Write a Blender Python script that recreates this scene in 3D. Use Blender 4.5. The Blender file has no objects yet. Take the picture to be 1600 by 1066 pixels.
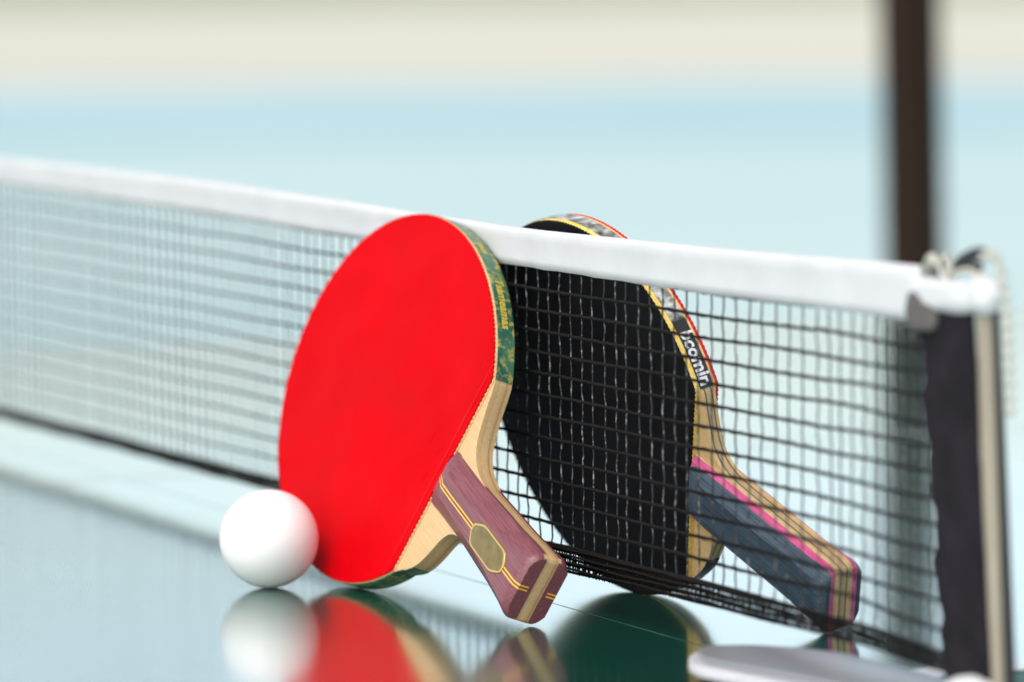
import bpy, bmesh, math, random
from mathutils import Vector, Matrix
random.seed(7)
S = bpy.context.scene
COL = S.collection
CM = 0.01

# ------------------------------------------------------------------ camera
cam = bpy.data.cameras.new('camera')
camo = bpy.data.objects.new('camera', cam); COL.objects.link(camo)
R_ = Vector((0.99995, -0.00079, -0.00992)); U_ = Vector((0.00995, 0.07935, 0.99680)); F_ = Vector((0.0, 0.99685, -0.07936))
M = Matrix((R_, U_, -F_)).transposed().to_4x4()
M.translation = Vector((0, 0, 0.25684))
camo.matrix_world = M
cam.sensor_width = 36.0
cam.lens = 7703.1 / 1600 * 36
cam.clip_start = 0.05; cam.clip_end = 3000
cam.dof.use_dof = True
cam.dof.focus_distance = 1.90
cam.dof.aperture_fstop = 6.8
S.camera = camo

# ------------------------------------------------------------------ sky, sun, exposure
SUN_EL, SUN_AZ = math.radians(52), math.radians(215)      # azimuth clockwise from +Y: behind and left of the camera
W = bpy.data.worlds.new('World'); S.world = W; W.use_nodes = True
nt = W.node_tree; nt.nodes.clear()
sky = nt.nodes.new('ShaderNodeTexSky'); sky.sky_type = 'NISHITA'; sky.sun_disc = False
sky.sun_elevation = SUN_EL; sky.sun_rotation = SUN_AZ
sky.air_density = 1.0; sky.dust_density = 6.0; sky.ozone_density = 0.6
bg = nt.nodes.new('ShaderNodeBackground'); bg.inputs['Strength'].default_value = 0.13
wo = nt.nodes.new('ShaderNodeOutputWorld')
hs = nt.nodes.new('ShaderNodeHueSaturation'); hs.inputs['Saturation'].default_value = 0.55   # thin high cloud takes the blue down
nt.links.new(sky.outputs[0], hs.inputs['Color']); 
# added sky ramp, brightest and tinted at the horizon, to lift the table's reflections
tcw = nt.nodes.new('ShaderNodeTexCoord'); sxw = nt.nodes.new('ShaderNodeSeparateXYZ'); rw = nt.nodes.new('ShaderNodeValToRGB'); mw = nt.nodes.new('ShaderNodeMix')
mw.data_type = 'RGBA'; mw.blend_type = 'MULTIPLY'; mw.inputs[0].default_value = 1.0
els = rw.color_ramp.elements
for _ in range(3): els.new(.5)
for e_, (p_, c_) in zip(els, [(0.0, (.92, .97, .90)), (.09, (.95, 1.0, .91)), (.14, (.84, .96, .98)), (.30, (.49, .54, .56)), (.6, (.30, .30, .30))]):
    e_.position = p_; e_.color = (*c_, 1)
sc_ = nt.nodes.new('ShaderNodeVectorMath'); sc_.operation = 'SCALE'; sc_.inputs['Scale'].default_value = 3.6
nt.links.new(tcw.outputs['Generated'], sxw.inputs[0]); nt.links.new(sxw.outputs[2], rw.inputs[0])
nt.links.new(hs.outputs[0], mw.inputs[6]); nt.links.new(rw.outputs[0], mw.inputs[7])
nt.links.new(mw.outputs[2], sc_.inputs[0]); nt.links.new(sc_.outputs[0], bg.inputs[0]); nt.links.new(bg.outputs[0], wo.inputs[0])
sun = bpy.data.lights.new('sun', 'SUN'); suno = bpy.data.objects.new('sun', sun); COL.objects.link(suno)
sun.energy = 0.5; sun.angle = math.radians(40); sun.color = (1.0, 0.96, 0.9)
sd = Vector((math.sin(SUN_AZ) * math.cos(SUN_EL), math.cos(SUN_AZ) * math.cos(SUN_EL), math.sin(SUN_EL)))
suno.rotation_euler = sd.to_track_quat('Z', 'Y').to_euler()
S.view_settings.view_transform = 'Standard'; S.view_settings.look = 'None'
S.view_settings.gamma = 1; S.view_settings.use_curve_mapping = False
S.view_settings.exposure = 0.3
S.render.engine = 'CYCLES'
S.cycles.use_denoising = True
S.cycles.max_bounces = 8

# ------------------------------------------------------------------ materials
def mat(name, col=(.5, .5, .5), rough=.5, spec=.5, metal=0., coat=0., build=None):
    m = bpy.data.materials.new(name); m.use_nodes = True
    t = m.node_tree; b = t.nodes['Principled BSDF']
    b.inputs['Base Color'].default_value = (*col, 1); b.inputs['Roughness'].default_value = rough
    b.inputs['Specular IOR Level'].default_value = spec; b.inputs['Metallic'].default_value = metal
    b.inputs['Coat Weight'].default_value = coat; b.inputs['Coat Roughness'].default_value = .06
    if build: build(t, b)
    return m
def N(t, typ, **kw):
    n = t.nodes.new(typ)
    for k, v in kw.items():
        if k in n.inputs: n.inputs[k].default_value = v
        else: setattr(n, k, v)
    return n
def coords(t, scale=(1, 1, 1)):
    tc = N(t, 'ShaderNodeTexCoord'); mp = N(t, 'ShaderNodeMapping')
    mp.inputs['Scale'].default_value = scale
    t.links.new(tc.outputs['Object'], mp.inputs[0]); return mp.outputs[0]
def ramp(t, fac, stops, interp='LINEAR'):
    r = N(t, 'ShaderNodeValToRGB'); cr = r.color_ramp; cr.interpolation = interp
    while len(cr.elements) < len(stops): cr.elements.new(.5)
    for e, (p, c) in zip(cr.elements, stops): e.position = p; e.color = (*c, 1)
    t.links.new(fac, r.inputs[0]); return r.outputs[0]
def noise(t, vec, scale, detail=4, rough=.6):
    n = N(t, 'ShaderNodeTexNoise'); n.inputs['Scale'].default_value = scale
    n.inputs['Detail'].default_value = detail; n.inputs['Roughness'].default_value = rough
    t.links.new(vec, n.inputs['Vector']); return n.outputs[0]
def bump(t, b, h, dist, strength=1.):
    n = N(t, 'ShaderNodeBump'); n.inputs['Distance'].default_value = dist; n.inputs['Strength'].default_value = strength
    t.links.new(h, n.inputs['Height']); t.links.new(n.outputs[0], b.inputs['Normal'])
def noisy(c1, c2, scale=(1, 1, 1), ns=100, lo=.35, hi=.65, bd=0, bs=200):
    def f(t, b):
        v = coords(t, scale)
        t.links.new(ramp(t, noise(t, v, ns), [(lo, c1), (hi, c2)]), b.inputs['Base Color'])
        if bd: bump(t, b, noise(t, v, bs), bd)
    return f
def ply(stops, g1=.82):
    """plywood: layers along the thickness (object Z), grain along the length (object X)"""
    def f(t, b):
        tc = N(t, 'ShaderNodeTexCoord'); sx = N(t, 'ShaderNodeSeparateXYZ'); t.links.new(tc.outputs['Object'], sx.inputs[0])
        mr = N(t, 'ShaderNodeMapRange'); mr.inputs[1].default_value = -.01; mr.inputs[2].default_value = .01
        t.links.new(sx.outputs[2], mr.inputs[0])
        base = ramp(t, mr.outputs[0], stops)
        v = coords(t, (14, 330, 330))
        g = ramp(t, noise(t, v, 3.0, 5), [(.3, (g1, g1 * .93, g1 * .82)), (.7, (1, 1, 1))])
        mx = N(t, 'ShaderNodeMix', data_type='RGBA', blend_type='MULTIPLY'); mx.inputs[0].default_value = 1
        t.links.new(base, mx.inputs[6]); t.links.new(g, mx.inputs[7]); t.links.new(mx.outputs[2], b.inputs['Base Color'])
        bump(t, b, noise(t, v, 3.0, 3), .0001, .5)
    return f
cream, dark_l = (.60, .40, .20), (.44, .29, .15)
def table_build(t, b):
    b.inputs['Coat IOR'].default_value = 1.9; b.inputs['Coat Roughness'].default_value = .115
    v = coords(t, (1, 1, 1))
    t.links.new(ramp(t, noise(t, v, 9, 6), [(.3, (.0005, .066, .046)), (.7, (.001, .092, .066))]), b.inputs['Base Color'])
    t.links.new(ramp(t, noise(t, v, 5, 6), [(.3, (.14, .14, .14)), (.75, (.21, .21, .21))]), b.inputs['Roughness'])
    bump(t, b, noise(t, coords(t, (1, 1, 1)), 260, 3), .00006, .6)
def twill(t, b):
    v = coords(t, (1, 1, 1))
    w = N(t, 'ShaderNodeTexWave', wave_type='BANDS', bands_direction='DIAGONAL'); w.inputs['Scale'].default_value = 330
    w.inputs['Distortion'].default_value = 1.0; w.inputs['Detail'].default_value = 1
    t.links.new(v, w.inputs[0]); bump(t, b, w.outputs[0], .00025, .5)
    t.links.new(ramp(t, noise(t, v, 30), [(.3, (.56, .56, .585)), (.7, (.63, .63, .645))]), b.inputs['Base Color'])
def painted_glints(t, b):  # pale specks painted on the dark thread in place of glints
    v = coords(t, (1, 1, .8))
    c = ramp(t, noise(t, v, 560, 4), [(.51, (.005, .005, .006)), (.72, (.27, .27, .28))])
    t.links.new(c, b.inputs['Base Color'])
def camo(t, b):
    """printed edge tape: silver print that turns into black near the neck"""
    v = coords(t)
    sx = N(t, 'ShaderNodeSeparateXYZ'); tc = N(t, 'ShaderNodeTexCoord'); t.links.new(tc.outputs['Object'], sx.inputs[0])
    pr = ramp(t, noise(t, v, 190, 4), [(.36, (.05, .05, .045)), (.5, (.24, .24, .22)), (.66, (.62, .62, .6))])
    mr = N(t, 'ShaderNodeMapRange'); mr.inputs[1].default_value = .0455; mr.inputs[2].default_value = .047
    t.links.new(sx.outputs[0], mr.inputs[0])
    mx = N(t, 'ShaderNodeMix', data_type='RGBA'); t.links.new(mr.outputs[0], mx.inputs[0])
    t.links.new(pr, mx.inputs[6]); mx.inputs[7].default_value = (.025, .025, .022, 1)
    t.links.new(mx.outputs[2], b.inputs['Base Color'])
def green_tape(t, b):
    v = coords(t)
    a = ramp(t, noise(t, v, 60, 3), [(.35, (.010, .085, .070)), (.65, (.05, .17, .11))])
    s = ramp(t, noise(t, v, 330, 5, .7), [(.50, (0, 0, 0)), (.63, (1, 1, 1))])
    mx = N(t, 'ShaderNodeMix', data_type='RGBA'); t.links.new(s, mx.inputs[0]); t.links.new(a, mx.inputs[6])
    mx.inputs[7].default_value = (.42, .36, .07, 1); t.links.new(mx.outputs[2], b.inputs['Base Color'])

def red_build(t, b):
    noisy((.50, .0003, .003), (.57, .0004, .004), ns=22)(t, b)
    v = coords(t, (1, 1, 1)); tc = N(t, 'ShaderNodeTexCoord'); sx = N(t, 'ShaderNodeSeparateXYZ'); t.links.new(tc.outputs['Object'], sx.inputs[0])
    mr = N(t, 'ShaderNodeMapRange'); mr.inputs[1].default_value = .030; mr.inputs[2].default_value = .072; t.links.new(sx.outputs[0], mr.inputs[0])
    rd = ramp(t, mr.outputs[0], [(.80, (0, 0, 0)), (.83, (1, 1, 1)), (.86, (0, 0, 0))])
    sc = ramp(t, noise(t, coords(t, (60, 9, 1)), 9, 2), [(.66, (0, 0, 0)), (.68, (1, 1, 1)), (.70, (0, 0, 0))])
    m1 = N(t, 'ShaderNodeMath', operation='MULTIPLY'); t.links.new(mr.outputs[0], m1.inputs[0]); t.links.new(sc, m1.inputs[1])
    m2 = N(t, 'ShaderNodeMath', operation='ADD'); t.links.new(rd, m2.inputs[0]); t.links.new(m1.outputs[0], m2.inputs[1])
    bump(t, b, m2.outputs[0], .00035, .8)
    t.links.new(ramp(t, noise(t, v, 30, 3), [(.35, (.36, .36, .36)), (.65, (.5, .5, .5))]), b.inputs['Roughness'])
def black_build(t, b):
    v = coords(t); a = ramp(t, noise(t, v, 60), [(.3, (.004, .003, .004)), (.7, (.009, .008, .0095))])
    k = ramp(t, noise(t, coords(t, (10, 40, 1)), 30, 6, .75), [(.60, (0, 0, 0)), (.72, (1, 1, 1))])
    mx = N(t, 'ShaderNodeMix', data_type='RGBA'); t.links.new(k, mx.inputs[0]); t.links.new(a, mx.inputs[6])
    mx.inputs[7].default_value = (.030, .028, .031, 1); t.links.new(mx.outputs[2], b.inputs['Base Color'])
MT = dict(
    table=mat('table_paint', (.003, .05, .035), .08, .9, coat=1., build=table_build),
    line=mat('line_paint', (.75, .75, .74), .25, .6),
    steel=mat('dark_steel', (.02, .02, .022), .4),
    black_top=mat('black_rubber', (.006, .005, .006), .5, .12, build=black_build),
    red_top=mat('red_rubber', (.62, .0005, .005), .45, .02, build=red_build),
    red_side=mat('dark_red_rubber', (.55, .015, .02), .4, .4),
    sponge_cream=mat('cream_sponge', (.72, .52, .26), .8, build=noisy((.66, .44, .2), (.8, .62, .34), ns=700)),
    sponge_yellow=mat('yellow_sponge', (.8, .55, .1), .8, build=noisy((.72, .46, .07), (.85, .66, .2), ns=500)),
    sponge_orange=mat('orange_sponge', (.8, .4, .16), .8, build=noisy((.7, .34, .12), (.85, .5, .22), ns=500)),
    ply_red=mat('pale_plywood', build=ply([(0, cream), (.36, (.62, .42, .22)), (.41, (.38, .24, .12)), (.44, cream), (.56, (.66, .46, .25)), (.60, (.56, .38, .2)), (.64, (.64, .44, .23)), (1, cream)]), rough=.45),
    ply_black=mat('layered_plywood', build=ply([(0, (.66, .45, .2)), (.40, (.62, .42, .2)), (.425, (.03, .035, .03)), (.455, (.5, .36, .19)), (.545, (.5, .36, .19)), (.575, (.03, .035, .03)), (.60, (.64, .44, .22)), (1, (.66, .45, .2))]), rough=.45),
    maroon=mat('maroon_wood', rough=.38, build=noisy((.135, .036, .048), (.235, .078, .092), (14, 600, 600), 3, bd=.00008, bs=3)),
    navy=mat('blue_grey_wood', rough=.45, build=noisy((.014, .024, .042), (.065, .10, .14), (14, 560, 560), 3, bd=.00008, bs=3)),
    pink=mat('pink_veneer', (.55, .06, .20), .45, build=noisy((.48, .04, .16), (.62, .10, .26), (14, 260, 260), 3)),
    cream=mat('cream_veneer', cream, .45, build=noisy((.5, .33, .16), (.66, .47, .25), (14, 300, 300), 3)),
    gold=mat('gold_inlay', (.95, .50, .03), .4),
    brass=mat('brass_badge', (.24, .17, .06), .42, metal=.55, build=noisy((.20, .145, .05), (.28, .2, .08), ns=200)),
    brass_rim=mat('brass_rim', (.62, .46, .14), .3, metal=.7),
    green_tape=mat('green_edge_tape', rough=.3, build=green_tape),
    camo=mat('silver_edge_tape', rough=.32, build=camo),
    gold_print=mat('gold_print', (.60, .47, .07), .4), white_print=mat('white_print', (.72, .72, .74), .4),
    ball=mat('ball_celluloid', (.80, .80, .795), .38, .4),
    tape=mat('white_tape_cloth', rough=.85, build=twill),
    mesh=mat('black_net_cord', (.008, .0065, .006), .8, .15),
    warp=mat('painted_glint_thread', rough=.45, build=painted_glints),
    sleeve=mat('dark_sleeve_cloth', rough=.85, spec=.2, build=noisy((.005, .004, .0065), (.015, .011, .017), ns=60, bd=.0008, bs=90)),
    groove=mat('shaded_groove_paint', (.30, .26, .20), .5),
    post=mat('beige_post_paint', rough=.5, build=noisy((.29, .25, .19), (.36, .31, .24), (1, 1, .2), ns=60)), whitem=mat('white_plastic', (.6, .6, .61), .4),
    clampm=mat('clamp_paint', (.50, .50, .53), .4),
    shaded_band_cloth=mat('shaded_band_cloth', (.10, .088, .085), .8),
    bead=mat('ivory_bead', (.44, .42, .36), .35),
    grey=mat('shaded_clamp_metal', (.30, .31, .33), .3, metal=.3),
    brown=mat('brown_post_paint', (.021, .012, .008), .75, .1),
    aqua=mat('aqua_court_paint', rough=.75, build=noisy((.39, .54, .54), (.50, .62, .615), (.35, 1, 1), ns=.22, lo=.3, hi=.7)),
    blue=mat('blue_court_paint', rough=.75, build=noisy((.31, .48, .52), (.41, .56, .59), (.35, 1, 1), ns=.2, lo=.3, hi=.7)),
    sand=mat('cream_paving', rough=.9, build=noisy((.50, .50, .41), (.64, .60, .50), (.4, 1, 1), ns=.1)),
    grass=mat('grass_blades', rough=.9, build=noisy((.10, .14, .05), (.18, .22, .10), ns=.2)),
    earth=mat('pale_ground', rough=.95, build=noisy((.24, .27, .17), (.36, .38, .26), (.5, 1, 1), ns=.06)),
)

# ------------------------------------------------------------------ mesh helpers (input in centimetres)
def mesh_obj(name, verts, faces, m, parent=None, smooth=False, loc=None, mats=None, midx=None, bevel=0, autosmooth=None):
    me = bpy.data.meshes.new(name); me.from_pydata([tuple(c * CM for c in v) for v in verts], [], faces)
    bm = bmesh.new(); bm.from_mesh(me); bmesh.ops.recalc_face_normals(bm, faces=bm.faces); bm.to_mesh(me); bm.free()
    for mm in (mats or [m]): me.materials.append(mm)
    if midx:
        for p, i in zip(me.polygons, midx): p.material_index = i
    if smooth: me.shade_smooth()
    o = bpy.data.objects.new(name, me); COL.objects.link(o)
    if parent is not None: o.parent = parent
    if loc: o.location = loc
    if bevel:
        bv = o.modifiers.new('bevel', 'BEVEL'); bv.width = bevel * CM; bv.segments = 3; bv.limit_method = 'ANGLE'; bv.angle_limit = math.radians(35)
        bv.harden_normals = False
    if autosmooth:
        me.shade_smooth(); me.set_sharp_from_angle(angle=math.radians(autosmooth))
    return o
class MB:
    def __init__(s): s.v = []; s.f = []
    def add(s, v, f): n = len(s.v); s.v += [tuple(x) for x in v]; s.f += [tuple(i + n for i in q) for q in f]
    def box(s, a, b):
        (x0, y0, z0), (x1, y1, z1) = a, b
        s.add([(x, y, z) for z in (z0, z1) for x, y in ((x0, y0), (x1, y0), (x1, y1), (x0, y1))],
              [(0, 3, 2, 1), (4, 5, 6, 7), (0, 1, 5, 4), (1, 2, 6, 5), (2, 3, 7, 6), (3, 0, 4, 7)])
    def tube(s, pts, r, n=6, cap=True):
        pts = [Vector(p) for p in pts]; rings = []; up = None
        for i, p in enumerate(pts):
            d = (pts[min(i + 1, len(pts) - 1)] - pts[max(i - 1, 0)]).normalized()
            if up is None: up = Vector((0, 0, 1)) if abs(d.z) < .9 else Vector((1, 0, 0))
            a = d.cross(up).normalized(); up = a.cross(d).normalized()
            rr = r(i) if callable(r) else r
            rings.append([p + (a * math.cos(2 * math.pi * k / n) + up * math.sin(2 * math.pi * k / n)) * rr for k in range(n)])
        v = [q for g in rings for q in g]; f = []
        for i in range(len(rings) - 1):
            for k in range(n): f.append((i * n + k, i * n + (k + 1) % n, (i + 1) * n + (k + 1) % n, (i + 1) * n + k))
        if cap: f += [tuple(range(n))[::-1], tuple((len(rings) - 1) * n + k for k in range(n))]
        s.add(v, f)
    def sphere(s, c, r, nu=10, nv=6):
        v = [(c[0], c[1], c[2] + r)]; 
        for j in range(1, nv):
            for i in range(nu):
                a = math.pi * j / nv; b = 2 * math.pi * i / nu
                v.append((c[0] + r * math.sin(a) * math.cos(b), c[1] + r * math.sin(a) * math.sin(b), c[2] + r * math.cos(a)))
        v.append((c[0], c[1], c[2] - r)); f = [(0, 1 + i, 1 + (i + 1) % nu) for i in range(nu)]
        for j in range(nv - 2):
            for i in range(nu): f.append((1 + j * nu + i, 1 + (j + 1) * nu + i, 1 + (j + 1) * nu + (i + 1) % nu, 1 + j * nu + (i + 1) % nu))
        L = len(v) - 1; f += [(L, 1 + (nv - 2) * nu + (i + 1) % nu, 1 + (nv - 2) * nu + i) for i in range(nu)]
        s.add(v, f)
    def slab(s, poly, z0, z1):
        n = len(poly); v = [(x, y, z0) for x, y in poly] + [(x, y, z1) for x, y in poly]
        s.add(v, [tuple(range(n))[::-1], tuple(range(n, 2 * n))] + [(i, (i + 1) % n, n + (i + 1) % n, n + i) for i in range(n)])
    def build(s, name, m, parent=None, **kw): return mesh_obj(name, s.v, s.f, m, parent, **kw)
def empty(name, loc=(0, 0, 0), rot=None):
    o = bpy.data.objects.new(name, None); COL.objects.link(o); o.location = loc
    o.empty_display_size = .02
    if rot is not None: o.rotation_euler = rot
    return o
def tag(o, label=None, cat=None, group=None, kind=None):
    if label: o['label'] = label
    if cat: o['category'] = cat
    if group: o['group'] = group
    if kind: o['kind'] = kind
    return o

# net frame: s along the net (towards the post), t behind the net, z up.  Origin below, on the table, in cm
NS, NT, N0 = Vector((.401, -.916, 0)), Vector((.916, .401, 0)), Vector((0, 195.9, 0))
NET_ROT = math.atan2(-.916, .401)
N0M = (0, 1.959, 0)

# ------------------------------------------------------------------ ground
FLOOR = -76.0
def sheet(name, y0, y1, z, m, x=60000, lab=None):
    mb = MB(); mb.add([(-x, y0, z), (x, y0, z), (x, y1, z), (-x, y1, z)], [(0, 1, 2, 3)])
    return tag(mb.build(name, m), kind='structure')
sheet('ground', -30000, 200000, FLOOR - 1.5, MT['earth'], 100000)
sheet('court', -1500, 2700, FLOOR, MT['aqua'], 4000)
sheet('court_border', 2700, 3750, FLOOR, MT['blue'], 4000)
sheet('path', 3750, 9300, FLOOR - .6, MT['sand'], 8000)

# ------------------------------------------------------------------ table (local frame: x = along net, y = behind net)
TS1, TS0, TL = 28.1, -124.4, 98.0
tab = empty('table_tennis_table', (N0M[0], N0M[1], FLOOR * CM), (0, 0, NET_ROT))
tag(tab, 'glossy dark green table with white edge lines that carries the net', 'table')
def tl(v): return (v[0], v[1], v[2] - FLOOR)
for sgn in (1, -1):
    mb = MB(); y0, y1 = sorted((sgn * .03, sgn * TL)); mb.box(tl((TS0, y0, -2.2)), tl((TS1, y1, 0)))
    top = mb.build('tabletop', MT['table'], tab, bevel=.02)
    mb = MB()
    for a, b in (((TS1 - 2, y0), (TS1 - .12, y1)), ((TS0 + .12, y0), (TS0 + 2, y1)), ((TS0 + 2, (sgn * (TL - 2)) if sgn > 0 else -TL + .12), (TS1 - 2, TL - .12 if sgn > 0 else -TL + 2))):
        mb.add([tl((a[0], a[1], .03)), tl((b[0], a[1], .03)), tl((b[0], b[1], .03)), tl((a[0], b[1], .03))], [(0, 1, 2, 3)])
    mb.build('edge_line', MT['line'], tab)
    sc = (TS0 + TS1) / 2; mb = MB()
    a, b = (sc - .15, sgn * .3), (sc + .15, sgn * (TL - 2))
    mb.add([tl((a[0], a[1], .03)), tl((b[0], a[1], .03)), tl((b[0], b[1], .03)), tl((a[0], b[1], .03))], [(0, 1, 2, 3)])
    mb.build('centre_line', MT['line'], tab)
    mb = MB()
    for (a, b) in (((TS0 + 1, y0 + 1.2), (TS1 - .6, y0 + 3.2)), ((TS0 + 1, y1 - 3.2), (TS1 - .6, y1 - 1.2)), ((TS0 + 1, y0 + 3.2), (TS0 + 3, y1 - 3.2)), ((TS1 - 2.6, y0 + 3.2), (TS1 - .6, y1 - 3.2))):
        mb.box(tl((*a, -7)), tl((*b, -2.25)))
    mb.build('apron', MT['steel'], tab)
    for sx in (TS0 + 22, TS1 - 22):
        mb = MB(); yy = sgn * (TL - 25); mb.tube([(sx, yy, 69), (sx, yy, .4)], 2.2, 16); mb.build('leg', MT['steel'], tab, autosmooth=40)
        mb = MB(); yy = sgn * 9; mb.tube([(sx, yy, 69), (sx, yy, .4)], 2.2, 16); mb.build('leg', MT['steel'], tab, autosmooth=40)
        mb = MB(); mb.box((sx - 2, min(yy, sgn * (TL - 25)), 66.4), (sx + 2, max(yy, sgn * (TL - 25)), 69)); mb.build('cross_bar', MT['steel'], tab)

# ------------------------------------------------------------------ brown post in the background
mb = MB(); bx, by = 35.2, 430.0
mb.tube([(0, 0, 0), (-2.8, 0, 180), (-5.2, 0, 360)], 2.65, 24)
bp = empty('background_post', (bx * CM + .012, by * CM, FLOOR * CM)); mb.build('pole', MT['brown'], bp, autosmooth=50)
mb = MB(); mb.box((-7, -7, 0), (7, 7, 1.2)); mb.build('base_plate', MT['brown'], bp, bevel=.3)
tag(bp, 'tall dark brown upright post standing on the court behind the table', 'post')

# ------------------------------------------------------------------ net
net = empty('table_tennis_net', N0M, (0, 0, NET_ROT))
tag(net, 'black mesh net with a white cloth top band stretched across the green table', 'net')
def lerp_tab(s, tb):
    if s <= tb[0][0]: return tb[0][1]
    for (a, va), (b, vb) in zip(tb, tb[1:]):
        if s <= b:
            k = (s - a) / (b - a); k = k * k * (3 - 2 * k) * .5 + k * .5; return va + (vb - va) * k
    return tb[-1][1]
TOPZ = [(-125, 15.2), (-66, 15.1), (-41, 15.15), (-20, 14.95), (-10, 14.8), (1.4, 14.66), (17.5, 14.76), (34, 14.98), (40, 15.0)]
BOTZ = [(-125, 13.8), (-66, 13.72), (-41, 13.62), (-20, 13.4), (1.4, 13.14), (17.5, 13.05), (34, 13.1), (40, 13.1)]
HEMT = [(-125, 2.1), (-66, 2.0), (-27, 2.05), (5, 2.35), (18, 2.4), (29, 2.36), (36, 2.0)]
HEMB = [(-125, 1.4), (-66, 1.4), (-27, 1.45), (5, 1.35), (19, 1.55), (30, 1.6), (36, 1.4)]
def bow(s, z):     # the cloth is never quite plane; kept between the two paddles where they touch it
    return .06 * math.sin(s * .23 + z * .15) * (1 if s > 18 or s < -18 else .3)
# white band: closed cross-section lofted along s
sec = []
SS = [-125 + i * 1.2 for i in range(int((35.0 + 125) / 1.2) + 1)]
verts = []; faces = []; NSEC = 12
for i, s in enumerate(SS):
    zt, zb = lerp_tab(s, TOPZ), lerp_tab(s, BOTZ); h = zt - zb
    wob = .025 * math.sin(s * 1.3) + .02 * math.sin(s * 2.9 + 1)
    prof = [(0.0, 1.0), (-.13, .97), (-.19, .86), (-.16, .7), (-.10, .45), (-.09, .2), (-.07, 0.0), (.07, 0.0), (.09, .2), (.10, .5), (.19, .86), (.13, .97)]
    for t_, k in prof: verts.append((s, bow(s, 14) + t_ + wob * (1 - abs(k - .5)), zb + h * k + (wob * .5 if k < .1 else 0)))
for i in range(len(SS) - 1):
    for k in range(NSEC): faces.append((i * NSEC + k, i * NSEC + (k + 1) % NSEC, (i + 1) * NSEC + (k + 1) % NSEC, (i + 1) * NSEC + k))
faces += [tuple(range(NSEC))[::-1], tuple((len(SS) - 1) * NSEC + k for k in range(NSEC))]
mesh_obj('top_band', verts, faces, MT['tape'], net, smooth=True)
# horizontal cords
mb = MB(); rr = random.Random(3)
def ez(s, z):    # near the side sleeve the cords pull together and sag a little
    return z
rows = 13
def row_z(k, s):
    zt, zb = lerp_tab(s, BOTZ) + .02, lerp_tab(s, HEMT)
    return zt + (zb - zt) * k / rows
for k in range(rows + 1):
    ph = rr.random() * 6; ph2 = rr.random() * 6; pts = []
    s = -125.0
    while s <= 36.2:
        amp = .035 + (.06 if s > 26 else 0)
        pts.append((s, bow(s, row_z(k, s)) + (.05 if k == 0 else 0), row_z(k, s) + amp * .6 * math.sin(s * .45 + ph) + .014 * math.sin(s * 5.1 + ph2)))
        s += .5
    mb.tube(pts, (lambda i, pts=pts: (.041 + .028 * max(0, min(1, (pts[i][0] + 45) / 35))) * (1 + .14 * math.sin(i * 2.3))), 6)
hc = mb.build('cross_cords', MT['mesh'], net, smooth=True)
# vertical threads
mb = MB(); s = -124.5; i = 0
while s < 36:
    off = rr.uniform(-.08, .08); ph = rr.random() * 6; a1 = rr.uniform(.02, .075)
    zt, zb = lerp_tab(s, BOTZ) + .05, lerp_tab(s, HEMB) + .1; pts = []
    n = 40 if s > -45 else 18
    lean = rr.uniform(-.1, .1) + (.25 if 24 < s < 34 else 0) * math.sin(s)
    for j in range(n + 1):
        k = j / n; z = zt + (zb - zt) * k
        pts.append((s + off + lean * k + a1 * math.sin(z * 3.8 + ph) + .02 * math.sin(z * 9 + ph), bow(s, z) + .06 + .02 * abs(math.sin(k * math.pi * rows)), z))
    mb.tube(pts, .035 if s > -20 else .040, 5)
    s += 1.04 if s < 26 else .9
    i += 1
mb.build('vertical_threads', MT['warp'], net, smooth=True)
# gathered bottom hem: several cords bunched together with close loops
mb = MB()
for q in range(8):
    ph = rr.random() * 6; pts = []; s = -125.0
    while s <= 37:
        zt, zb = lerp_tab(s, HEMT), lerp_tab(s, HEMB); k = (q + .4) / 8
        pts.append((s, bow(s, 2) + (.06 if q % 2 else -.06), zt + (zb - zt) * k + .018 * math.sin(s * 1.1 + ph) + .008 * math.sin(s * 6 + ph)))
        s += .5
    mb.tube(pts, .052 if q < 7 else .062, 5)
s = -125.0; pts = []
while s < 37:
    zt, zb = lerp_tab(s, HEMT), lerp_tab(s, HEMB)
    pts.append((s, bow(s, 2) + rr.uniform(-.05, .05), zb + .02)); pts.append((s + .11, bow(s, 2) + rr.uniform(-.05, .05), zt - .02)); s += .23
mb.tube(pts, .022, 4)
mb.build('bottom_hem', MT['mesh'], net, smooth=True)
# dark side sleeve around the post end (leans with the post)
def lean_s(s, z): return s + (13.2 - z) * .148 * (1 if z < 13.2 else .6)
verts = []; faces = []; nz = 40; pr_n = 14
for j in range(nz + 1):
    z = 1.1 + (13.9 - 1.1) * j / nz
    ja = .16 * math.sin(z * 2.3) + .10 * math.sin(z * 5.7 + 1) + rr.uniform(-.05, .05)
    l, r = lean_s(33.95, z) + ja, lean_s(37.85, z) - (13.2 - z) * .05
    for k in range(pr_n):
        a = 2 * math.pi * k / pr_n; ca, sa = math.cos(a), math.sin(a)
        w = (r - l) / 2; th = .10 + .10 * (1 if ca > -.3 else .3)
        fold = .05 * math.sin(z * 1.1 + k * 1.7)
        verts.append(((l + r) / 2 + w * (abs(ca) ** .6) * (1 if ca > 0 else -1), sa * th + fold, z))
for j in range(nz):
    for k in range(pr_n): faces.append((j * pr_n + k, j * pr_n + (k + 1) % pr_n, (j + 1) * pr_n + (k + 1) % pr_n, (j + 1) * pr_n + k))
faces += [tuple(range(pr_n))[::-1], tuple(nz * pr_n + k for k in range(pr_n))]
mesh_obj('side_sleeve', verts, faces, MT['sleeve'], net, smooth=True)
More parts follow.
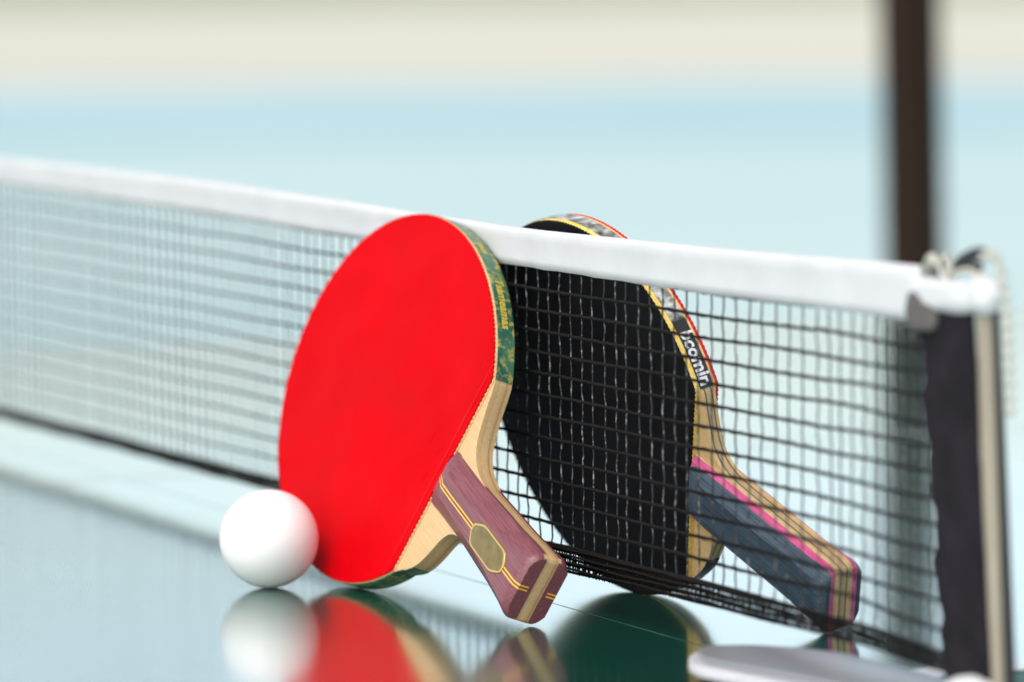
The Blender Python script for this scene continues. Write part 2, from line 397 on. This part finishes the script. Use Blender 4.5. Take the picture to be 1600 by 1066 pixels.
# folded white end of the band; the shade under it is painted as grey cloth
def blob(name, c, rad, m, parent, seed=0, amp=.12, e=2.6, nu=28, nv=18):
    r0 = random.Random(seed); ph = [r0.random() * 6 for _ in range(4)]; v = []; f = []
    for j in range(nv + 1):
        a = math.pi * j / nv
        for i in range(nu):
            b = 2 * math.pi * i / nu
            d = Vector((math.sin(a) * math.cos(b), math.sin(a) * math.sin(b), math.cos(a)))
            n_ = (abs(d.x) ** e + abs(d.y) ** e + abs(d.z) ** e) ** (-1 / e)
            k = n_ * (1 + amp * (math.sin(3 * b + ph[0]) * math.sin(2 * a + ph[1]) + .6 * math.sin(5 * a + 2 * b + ph[2])) * math.sin(a))
            v.append((c[0] + d.x * rad[0] * k, c[1] + d.y * rad[1] * k, c[2] + d.z * rad[2] * k))
    for j in range(nv):
        for i in range(nu): f.append((j * nu + i, j * nu + (i + 1) % nu, (j + 1) * nu + (i + 1) % nu, (j + 1) * nu + i))
    me = mesh_obj(name, v, f, m, parent, smooth=True)
    bm = bmesh.new(); bm.from_mesh(me.data); bmesh.ops.remove_doubles(bm, verts=bm.verts, dist=1e-6); bm.to_mesh(me.data); bm.free()
    return me
blob('band_fold', (36.1, -.12, 14.1), (2.4, .34, .55), MT['tape'], net, 2, .08)
blob('band_tuck', (34.75, -.2, 13.5), (1.0, .22, .66), MT['shaded_band_cloth'], net, 5, .06, 5)

# ------------------------------------------------------------------ net post with its clamp
post = empty('net_post', (NS.x * .385 + N0M[0], N0M[1] + NS.y * .385, 0), (0, 0, NET_ROT))
tag(post, 'beige and black upright net post with white cap and clamp at the table edge', 'net post')
PO = 38.5
def pl(v): return (v[0] - PO, v[1], v[2])
def prism(pts0, z0, pts1, z1, name, m, **kw):
    mb = MB(); n = len(pts0)
    mb.add([pl((x, y, z0)) for x, y in pts0] + [pl((x, y, z1)) for x, y in pts1],
           [tuple(range(n))[::-1], tuple(range(n, 2 * n))] + [(i, (i + 1) % n, n + (i + 1) % n, n + i) for i in range(n)])
    return mb.build(name, m, post, **kw)
rect = lambda a, b, c, d: [(a, c), (b, c), (b, d), (a, d)]
prism(rect(38.95, 39.55, .0, .40), -3.5, rect(37.85, 38.45, .0, .40), 14.2, 'upright', MT['post'], bevel=.12)
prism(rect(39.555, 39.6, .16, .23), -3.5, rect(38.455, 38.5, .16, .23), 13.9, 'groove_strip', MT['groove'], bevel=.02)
prism(rect(39.2, 39.65, .42, .80), -3.5, rect(38.05, 38.5, .42, .60), 13.9, 'backing_strip', MT['steel'], bevel=.05)
cp = blob('post_cap', (38.3 - PO, .1, 14.22), (.8, .5, .62), MT['whitem'], post, 9, .04)
blob('post_foot', (38.3 - PO, -.35, .2), (1.9, .8, 1.5), MT['whitem'], post, 4, .03, 2.3)
# clamp plate lying on the table edge: rounded outline
def rounded(poly, r, n=5):
    out = []
    for i, p in enumerate(poly):
        p = Vector(p); a = Vector(poly[i - 1]) - p; b = Vector(poly[(i + 1) % len(poly)]) - p
        q = min(r, a.length * .45, b.length * .45); a = p + a.normalized() * q; b = p + b.normalized() * q
        for k in range(n + 1):
            t_ = k / n; out.append(tuple(a * (1 - t_) ** 2 + p * 2 * t_ * (1 - t_) + b * t_ ** 2))
    return out
mb = MB(); mb.slab([(x - PO, y) for x, y in rounded([(22.9, -3.3), (25.6, -4.6), (41, -2.0), (41, 2.0), (24.3, .9), (22.2, -1.2)], .8)], .3, .72)
mb.build('clamp_plate', MT['clampm'], post, bevel=.16)
mb = MB(); mb.slab([(x - PO, y) for x, y in rounded([(22.8, -2.9), (25.5, -4.1), (36, -2.1), (36, 1.3), (26.5, .9), (23.4, -1.0)], .9)], .73, .93)
mb.build('clamp_shaded_top', MT['grey'], post, bevel=.14)  # darker slab on the plate: its dimmer lit top is put into the grey
mb = MB(); mb.slab([(x - PO, y) for x, y in rounded([(24.6, -2.3), (26, -3.6), (28, -3), (28, .3), (25, 0)], .6)], .035, .295)
mb.build('rubber_pad', MT['steel'], post)
mb = MB(); mb.slab([(x - PO, y) for x, y in rounded([(28.3, -2.4), (41, -1.3), (41, 1.9), (28.3, .8)], .5)], -7.5, -6.9); mb.slab([(x - PO, y) for x, y in rounded([(39.6, -1.2), (40.9, -1.1), (40.9, 1.6), (39.6, 1.5)], .3)], -6.9, .29)
mb.build('clamp_bracket', MT['steel'], post, bevel=.08)

# ------------------------------------------------------------------ cord and bead chain at the top of the post
tc_ = empty('tension_cord', (NS.x * .36 + N0M[0], N0M[1] + NS.y * .36, .15), (0, 0, NET_ROT))
def cl(v): return (v[0] - 36, v[1], v[2] - 15)
mb = MB()
def cord(pts, r): mb.tube([cl(p) for p in pts], r, 8)
arc = lambda c, r, a0, a1, n=14, dy=0: [(c[0] + r * math.cos(a0 + (a1 - a0) * k / n), c[1] + dy * k / n, c[2] + r * math.sin(a0 + (a1 - a0) * k / n)) for k in range(n + 1)]
cord([(34.6, -.1, 14.8), (35.0, -.1, 15.15)] + arc((35.3, -.15, 15.0), .3, 2.4, .2), .17)
cord(arc((36.3, -.2, 15.05), .36, 0, 5.8, 18, .1), .085)
cord([(35.5, -.1, 14.95), (36.5, -.05, 14.9), (37.6, 0, 15.0), (38.4, 0, 14.8)], .12)
mb.build('cord_loop', MT['bead'], tc_, smooth=True)
mb = MB()
cord([(36.6, 0, 15.05), (37.0, .05, 15.35), (37.6, .1, 15.55), (38.2, .1, 15.62)], .2)
cord([(36.9, 0, 15.1), (37.4, .1, 15.2), (38.0, .1, 15.15)], .17)
mb.build('hook', MT['steel'], tc_, smooth=True)
tag(tc_, 'pale tension cord looped over a small black hook on top of the post', 'cord')
ch = empty('bead_chain', (NS.x * .392 + N0M[0], N0M[1] + NS.y * .392, .15), (0, 0, NET_ROT))
mb = MB(); path = []
ctrl = [(38.3, .15, 15.5), (38.7, .1, 15.62), (39.15, .1, 15.45), (39.5, .1, 15.0), (39.75, .05, 14.4), (39.9, .05, 13.6), (40.0, .05, 12.6), (40.05, .05, 11.6), (40.1, .05, 10.5)]
for a, b in zip(ctrl, ctrl[1:]):
    for k in range(4): path.append(Vector(a).lerp(Vector(b), k / 4))
path.append(Vector(ctrl[-1])); dist = 0; last = None; i = 0
tot = sum((b - a).length for a, b in zip(path, path[1:])); step = .46; acc = 0; nxt = 0
for a, b in zip(path, path[1:]):
    L = (b - a).length
    while nxt <= acc + L:
        p = a.lerp(b, (nxt - acc) / L); mb.sphere((p.x - 39.2, p.y, p.z - 15), .18, 12, 8); nxt += step
    acc += L
mb.tube([(p.x - 39.2, p.y, p.z - 15) for p in path], .04, 5)
cho = mb.build('beads', MT['bead'], ch, smooth=True)
tag(ch, 'ivory bead chain hanging down beside the net post', 'chain')

# ------------------------------------------------------------------ paddles
def text_mesh(txt, size, ext=0):
    cu = bpy.data.curves.new('t', 'FONT'); cu.body = txt; cu.size = size; cu.resolution_u = 2; cu.offset = size * .03
    o = bpy.data.objects.new('t', cu); COL.objects.link(o)
    dg = bpy.context.evaluated_depsgraph_get(); dg.update()
    me = bpy.data.meshes.new_from_object(o.evaluated_get(dg)); bpy.data.objects.remove(o)
    bm = bmesh.new(); bm.from_mesh(me); bmesh.ops.triangulate(bm, faces=bm.faces)
    bmesh.ops.subdivide_edges(bm, edges=[e for e in bm.edges if e.calc_length() > size * .3], cuts=2)
    bmesh.ops.triangulate(bm, faces=bm.faces)
    v = [tuple(x.co) for x in bm.verts]; bm.verts.index_update(); f = [tuple(q.index for q in fc.verts) for fc in bm.faces]; bm.free()
    return v, f
def make_paddle(name, R, o, dims, look):
    au, ar, cut, L, bv, th, wt = (dims[k] for k in ('au', 'ar', 'cut', 'L', 'bv', 'th', 'wt'))
    # rubber outline (closed), starting at the v+ corner, round the tip, to the v- corner
    def rim(off=0., serr=0.):
        pts = []
        n = 260
        half = []
        for k in range(n + 1):
            th_ = math.pi / 2 * k / n                       # tip (u=-au) -> widest
            half.append((-au * math.cos(th_), bv * math.sin(th_)))
        m_ = 130
        for k in range(1, m_ + 1):
            u = cut * k / m_; half.append((u, bv * math.sqrt(max(0, 1 - (u / ar) ** 2))))
        half = half[::-1]                                    # corner -> tip
        full = half + [(u, -v) for u, v in half[::-1][1:]]
        out = []; acc = 0
        for i, (u, v) in enumerate(full):
            a = full[max(i - 1, 0)]; b = full[min(i + 1, len(full) - 1)]
            d = Vector((b[0] - a[0], b[1] - a[1])).normalized(); nrm = Vector((d.y, -d.x))
            if nrm.dot(Vector((u, v))) < 0: nrm = -nrm
            if i: acc += math.hypot(u - full[i - 1][0], v - full[i - 1][1])
            e = off + serr * (abs(math.sin(acc * math.pi / .21)) - .5)
            out.append((u + nrm.x * e, v + nrm.y * e))
        return out
    def hv(u): return lerp_tab(u, dims['hv'])
    def hw(u): return lerp_tab(u, dims['hw'])
    def fc(u): return lerp_tab(u, dims['fc'])
    # lowest point of blade in world -> root location
    P = lambda u, v, w: R @ Vector((u, v, w)) + o
    allp = [(u, v, s_ * th) for u, v in rim() for s_ in (-1, 1)]
    base = min(allp, key=lambda q: P(*q).z)
    drop = P(*base).z
    hb = [(L, -hv(L) * .96, w) for w in (-wt, 0, wt)] + [(L, -hv(L) * fc(L), w) for w in (-hw(L), hw(L))] + [(L - .35, -hv(L - .35), w) for w in (-.42, .42)]
    dh = min(P(*q).z for q in hb)
    print(name, 'blade base z', round(drop, 3), 'handle base z', round(dh, 3))
    o2 = o.copy(); o2.z -= drop
    # pitch about the blade contact so that the handle end touches the table too
    c0 = R @ Vector(base) + o2; hq = min(hb, key=lambda q: P(*q).z); h0 = R @ Vector(hq) + o2
    d = h0 - c0; ax = Vector((d.y, -d.x, 0)).normalized(); ang = math.atan2(h0.z - .01, math.hypot(d.x, d.y))
    for sg in (1, -1):
        Q = Matrix.Rotation(sg * ang, 3, ax)
        if abs((Q @ d).z) < .05: break
    R2 = Q @ R; o3 = c0 + Q @ (o2 - c0)
    zz = min((R2 @ Vector(q) + o3).z for q in allp + hb); o3.z -= zz - .01
    c0 = R2 @ Vector(base) + o3
    root = empty(name, tuple(c * CM for c in c0), R2.to_euler())
    loc = tuple(-c * CM for c in base)
    K = dict(loc=loc)
    # blade wood with shoulders, neck and handle core in one slab
    top = rim(.035)
    def sh_pts(key):
        a = top[0]; p = [(a[0], a[1])] + list(dims[key]) + [(dims['neck'][-1][0], hv(dims['neck'][-1][0]) - .015)]
        for _ in range(3):
            q = [p[0]]
            for c_, d_ in zip(p, p[1:]): q += [(c_[0] * .75 + d_[0] * .25, c_[1] * .75 + d_[1] * .25), (c_[0] * .25 + d_[0] * .75, c_[1] * .25 + d_[1] * .75)]
            p = q + [p[-1]]
        p = p[1:]
        us = [dims['neck'][-1][0] + (L - .12 - dims['neck'][-1][0]) * k / 14 for k in range(1, 15)]
        p += [(u, hv(u) - .015) for u in us[:-1]] + [(L - .45, hv(L) - .02), (L - .2, hv(L) - .05), (L - .06, hv(L) - .12), (L - .012, hv(L) - .22)]
        return p
    s_ = sh_pts('neck'); sl_ = sh_pts('neck_low')
    poly = [(u, v) for u, v in top] + [(u, -v) for u, v in sl_] + [(u, v) for u, v in s_[::-1]]
    mb = MB(); mb.slab(poly, -wt, wt)
    blade = mb.build('blade', look['ply'], root, bevel=dims['round'], **K)
    # rubbers: sponge and top sheet on each side, joined where they meet along a serrated rim
    for sgn, sp, ts in ((1, look['sponge_f'], look['top_f']), (-1, look['sponge_b'], look["top_b"])):
        tsd = dims['sheet'] if sgn > 0 else dims.get('sheet_b', dims['sheet'])
        mb = MB(); pr = rim(.028, .012); vc = pr[0][1]; pr += [(cut + .03 + .006 * (i % 2), -vc + 2 * vc * i / 60) for i in range(1, 60)]; a, b = sorted((sgn * (wt + .002), sgn * (th - tsd))); mb.slab(pr, a, b)
        rub = mb.build('sponge', sp, root, **K)
        mb = MB(); pr = rim(-.01, .07); vc = pr[0][1]; pr += [(cut - .02 + .07 * (abs(math.sin((i / 300) * 2 * vc / .21 * math.pi)) - .5), -vc + 2 * vc * i / 300) for i in range(1, 300)]
        # domed edge: two rings
        a, b = sgn * (th - tsd + .002), sgn * th
        inn = [(u * .9975, v * .9975) for u, v in pr]; n = len(pr)
        v = [(x, y, a) for x, y in pr] + [(x, y, b - sgn * .02) for x, y in pr] + [(x, y, b) for x, y in inn]
        f = [tuple(range(n)), tuple(range(2 * n, 3 * n))]
        for q in (0, n): f += [(q + i, q + (i + 1) % n, q + n + (i + 1) % n, q + n + i) for i in range(n)]
        mb.add(v, f); mb.build('rubber_sheet', ts, root, **K)
    # edge tape round the rim
    pr = rim(.037); po = rim(.062); n = len(pr); v = []; f = []; w_ = wt - .01
    def ext(path, off):
        lo = [(u, -v) for u, v in sl_ if u < dims['tape_end']]
        res = []
        for i, (u, v) in enumerate(lo):
            a = lo[max(i - 1, 0)]; b = lo[min(i + 1, len(lo) - 1)]; d = Vector((b[0] - a[0], b[1] - a[1])).normalized()
            res.append((u + abs(d.y) * off, v - abs(d.x) * off))
        return path + res
    pr = ext(pr, .003); po = ext(po, .028); n = len(pr)
    for (x0, y0), (x1, y1) in zip(pr, po):
        v += [(x0, y0, -w_), (x1, y1, -w_), (x1, y1, w_), (x0, y0, w_)]
    for i in range(n - 1):
        for k in range(4): f.append((i * 4 + k, i * 4 + (k + 1) % 4, i * 4 + 4 + (k + 1) % 4, i * 4 + 4 + k))
    f += [(0, 1, 2, 3), tuple((n - 1) * 4 + k for k in (3, 2, 1, 0))]
    et = mesh_obj('edge_tape', v, f, look['tape'], root, **K)
    # printed letters on the tape, read towards the handle
    pt = rim(.072); arc_ = [0]
    for a, b in zip(pt, pt[1:]): arc_.append(arc_[-1] + math.hypot(b[0] - a[0], b[1] - a[1]))
    def at(s):
        for i in range(len(pt) - 1):
            if arc_[i + 1] >= s: k = (s - arc_[i]) / (arc_[i + 1] - arc_[i] + 1e-9); return (pt[i][0] + (pt[i + 1][0] - pt[i][0]) * k, pt[i][1] + (pt[i + 1][1] - pt[i][1]) * k)
        return pt[-1]
    for txt, size, s_end, woff, sx_ in look['text']:
        tv, tf = text_mesh(txt, size); mxx = max(q[0] for q in tv) * sx_
        vv = []
        for x, y, z in tv:
            u, vq = at(s_end + mxx - x * sx_); vv.append((u, vq, woff - (y - size * .33)))
        mesh_obj('lettering', vv, tf, look['ink'], et)
    # handle: front and back scales (and veneers) lofted around the core
    def half_v(u, w):
        k0 = .42; a = abs(w); H = hw(u); V = hv(u)
        if a <= k0 or H <= k0: return V
        t_ = min(1, (a - k0) / (H - k0)); t_ = t_ ** (1.1 + 1.1 * max(0, min(1, (u - L + 1.2) / 1.1)))
        return V * (1 - t_) + V * fc(u) * t_
    us = [cut + .045, cut + .35, cut + .8, cut + 1.05, cut + 1.5] + [cut + 1.5 + (L - .45 - cut - 1.5) * k / 14 for k in range(1, 15)] + [L - .28, L - .12, L - .03, L]
    def endshr(u): e = max(0, (u - (L - .5)) / .5); return 1 - .13 * e * e * e
    def layer(nm, w0, w1, m, sgn, label=None):
        v = []; f = []; KN = 7
        for u in us:
            H = hw(u); b = H if w1 is None else min(w1, H); a = min(w0, b - .004)
            ring = []
            for k in range(KN): w = a + (b - a) * k / (KN - 1); ring.append((u, half_v(u, w) * endshr(u), sgn * w))
            for k in range(KN - 1, -1, -1): w = a + (b - a) * k / (KN - 1); ring.append((u, -half_v(u, w) * endshr(u), sgn * w))
            v += ring
        n = 2 * KN
        for i in range(len(us) - 1):
            for k in range(n): f.append((i * n + k, i * n + (k + 1) % n, (i + 1) * n + (k + 1) % n, (i + 1) * n + k))
        f += [tuple(range(n))[::-1], tuple((len(us) - 1) * n + k for k in range(n))]
        return mesh_obj(nm, v, f, m, root, autosmooth=32, **K)
    scale0 = None
    for nm, w0, w1, m in look['layers']:
        for sgn in (1, -1):
            q = layer(nm, w0, w1, m, sgn)
            if nm == 'handle_scale' and sgn == 1: scale0 = q
    # inlay: double gold strip following the surface
    if look.get('inlay'):
        for v0, v1 in ((-.125, -.07), (.02, .075)):
            for sgn in (1, -1):
                us2 = [cut + .06] + us[1:-1]
                line = [(u, sgn * (hw(u) + .004)) for u in us2] + [(L + .004, sgn * hw(L)), (L + .004, sgn * (wt + .03))]
                v = []; f = []
                for (u, w) in line: v += [(u, v0, w), (u, v1, w)]
                for i in range(len(line) - 1): f.append((2 * i, 2 * i + 1, 2 * i + 3, 2 * i + 2))
                mesh_obj('inlay', v, f, look['inlay'], scale0)
        # badge
        u0, u1, b_ = 11.4, 14.75, .55
        out = rounded([(u0, -.12), (u0 + .35, -b_), (u1 - .75, -b_ - .02), (u1, -.2), (u1, .14), (u1 - .35, b_ + .02), (u0 + .75, b_), (u0, .2)], .28, 4)
        wz = lambda u: hw(u)
        def badge(nm, k, h0, h1, m, bev):
            c = ((u0 + u1) / 2, 0); v = []; n = len(out)
            pts = [(c[0] + (x - c[0]) * k[0], y * k[1] - .03) for x, y in out]
            v = [(x, y, wz(x) + h0) for x, y in pts] + [(x, y, wz(x) + h1) for x, y in pts]
            f = [tuple(range(n))[::-1], tuple(range(n, 2 * n))] + [(i, (i + 1) % n, n + (i + 1) % n, n + i) for i in range(n)]
            return mesh_obj(nm, v, f, m, scale0, bevel=bev)
        bd = badge('badge_rim', (1, 1), -.05, .05, MT['brass_rim'], .015)
        badge('badge', (.93, .86), .0, .062, MT['brass'], .01)
    return root
RR = Matrix(((0.354, 0.455, -0.817), (-0.855, -0.195, -0.48), (-0.378, 0.869, 0.32)))
RB = Matrix(((0.525, 0.03, -0.851), (-0.76, -0.435, -0.484), (-0.385, 0.9, -0.206)))
def ortho(A):
    u = A.col[0].normalized(); v = (A.col[1] - u * u.dot(A.col[1])).normalized(); w = u.cross(v)
    return Matrix((u, v, w)).transposed()
red = make_paddle('table_tennis_paddle', ortho(RR), Vector((-4.82, 199.23, 7.53)),
    dict(au=8.49, ar=8.52, cut=6.86, L=16.07, bv=7.5, round=.11, th=.545, wt=.40, sheet=.075,
         neck=[(7.05, 4.25), (7.4, 3.1), (7.8, 2.15), (8.25, 1.65), (8.95, 1.3), (9.9, 1.16)],
         neck_low=[(7.15, 4.22), (7.6, 3.95), (8.1, 3.5), (8.5, 2.75), (8.8, 1.9), (9.15, 1.42), (9.6, 1.2)], tape_end=7.95,
         hv=[(6.8, 1.2), (8.5, 1.17), (10, 1.17), (13, 1.30), (15.6, 1.47), (16.1, 1.49)],
         hw=[(6.8, .56), (7.2, .70), (7.95, .96), (9, .98), (12, .97), (15.4, 1.0), (15.7, 1.0), (15.9, .95), (16.07, .84)],
         fc=[(6.8, .45), (8, .36), (12, .5), (15.5, .66), (16.1, .7)]),
    dict(ply=MT['ply_red'], sponge_f=MT['sponge_cream'], sponge_b=MT['black_top'], top_f=MT['red_top'], top_b=MT['black_top'],
         tape=MT['green_tape'], ink=MT['gold_print'], layers=[('handle_scale', .27, None, MT['maroon'])], inlay=MT['gold'],
         text=[('Tsameamas', .56, 2.3, -.02, 1.0), ('seca', .5, 6.6, .02, 1.0)]))
tag(red, 'red faced paddle with maroon handle and green edge, leaning in front of the net', 'paddle', 'paddles leaning on the net')
blk = make_paddle('table_tennis_paddle', ortho(RB), Vector((3.74, 195.1, 7.62)),
    dict(au=8.27, ar=8.26, cut=6.77, L=16.22, bv=7.5, round=.05, th=.583, wt=.31, sheet=.085, sheet_b=.165,
         neck=[(6.95, 4.15), (7.3, 3.0), (7.8, 2.0), (8.5, 1.58), (9.2, 1.46), (9.9, 1.45)],
         neck_low=[(7.1, 4.05), (7.6, 3.4), (7.95, 2.6), (8.25, 1.8), (8.7, 1.48), (9.4, 1.45)], tape_end=7.8,
         hv=[(6.7, 1.42), (8.5, 1.45), (10, 1.46), (13, 1.46), (15.6, 1.46), (16.3, 1.44)],
         hw=[(6.7, .60), (7.1, .75), (7.8, .95), (9, .98), (12, .96), (15.6, .99), (15.9, .97), (16.1, .90), (16.22, .80)],
         fc=[(6.8, .6), (8, .55), (12, .55), (16.3, .62)]),
    dict(ply=MT['ply_black'], sponge_f=MT['sponge_yellow'], sponge_b=MT['sponge_orange'], top_f=MT['black_top'], top_b=MT['red_side'],
         tape=MT['camo'], ink=MT['white_print'], layers=[('veneer', .312, .40, MT['cream']), ('pink_veneer', .403, .60, MT['pink']), ('handle_scale', .603, None, MT['navy'])],
         text=[('bcomin', .78, .12, -.03, .98)]))
tag(blk, 'black faced paddle with blue and pink handle, leaning on the far side of the net', 'paddle', 'paddles leaning on the net')

# ------------------------------------------------------------------ ball
me = bpy.data.meshes.new('table_tennis_ball'); bm = bmesh.new()
bmesh.ops.create_icosphere(bm, subdivisions=5, radius=.02); bm.to_mesh(me); bm.free(); me.shade_smooth(); me.materials.append(MT['ball'])
pb = MT['ball'].node_tree.nodes['Principled BSDF']; pb.inputs['Subsurface Weight'].default_value = .6; pb.inputs['Subsurface Radius'].default_value = (1, 1, 1); pb.inputs['Subsurface Scale'].default_value = .012
ball = bpy.data.objects.new('table_tennis_ball', me); COL.objects.link(ball)
ball.location = (-.0990 * 1, 1.98030, .02)
tag(ball, 'smooth white ball resting on the table against the red paddle', 'ball')
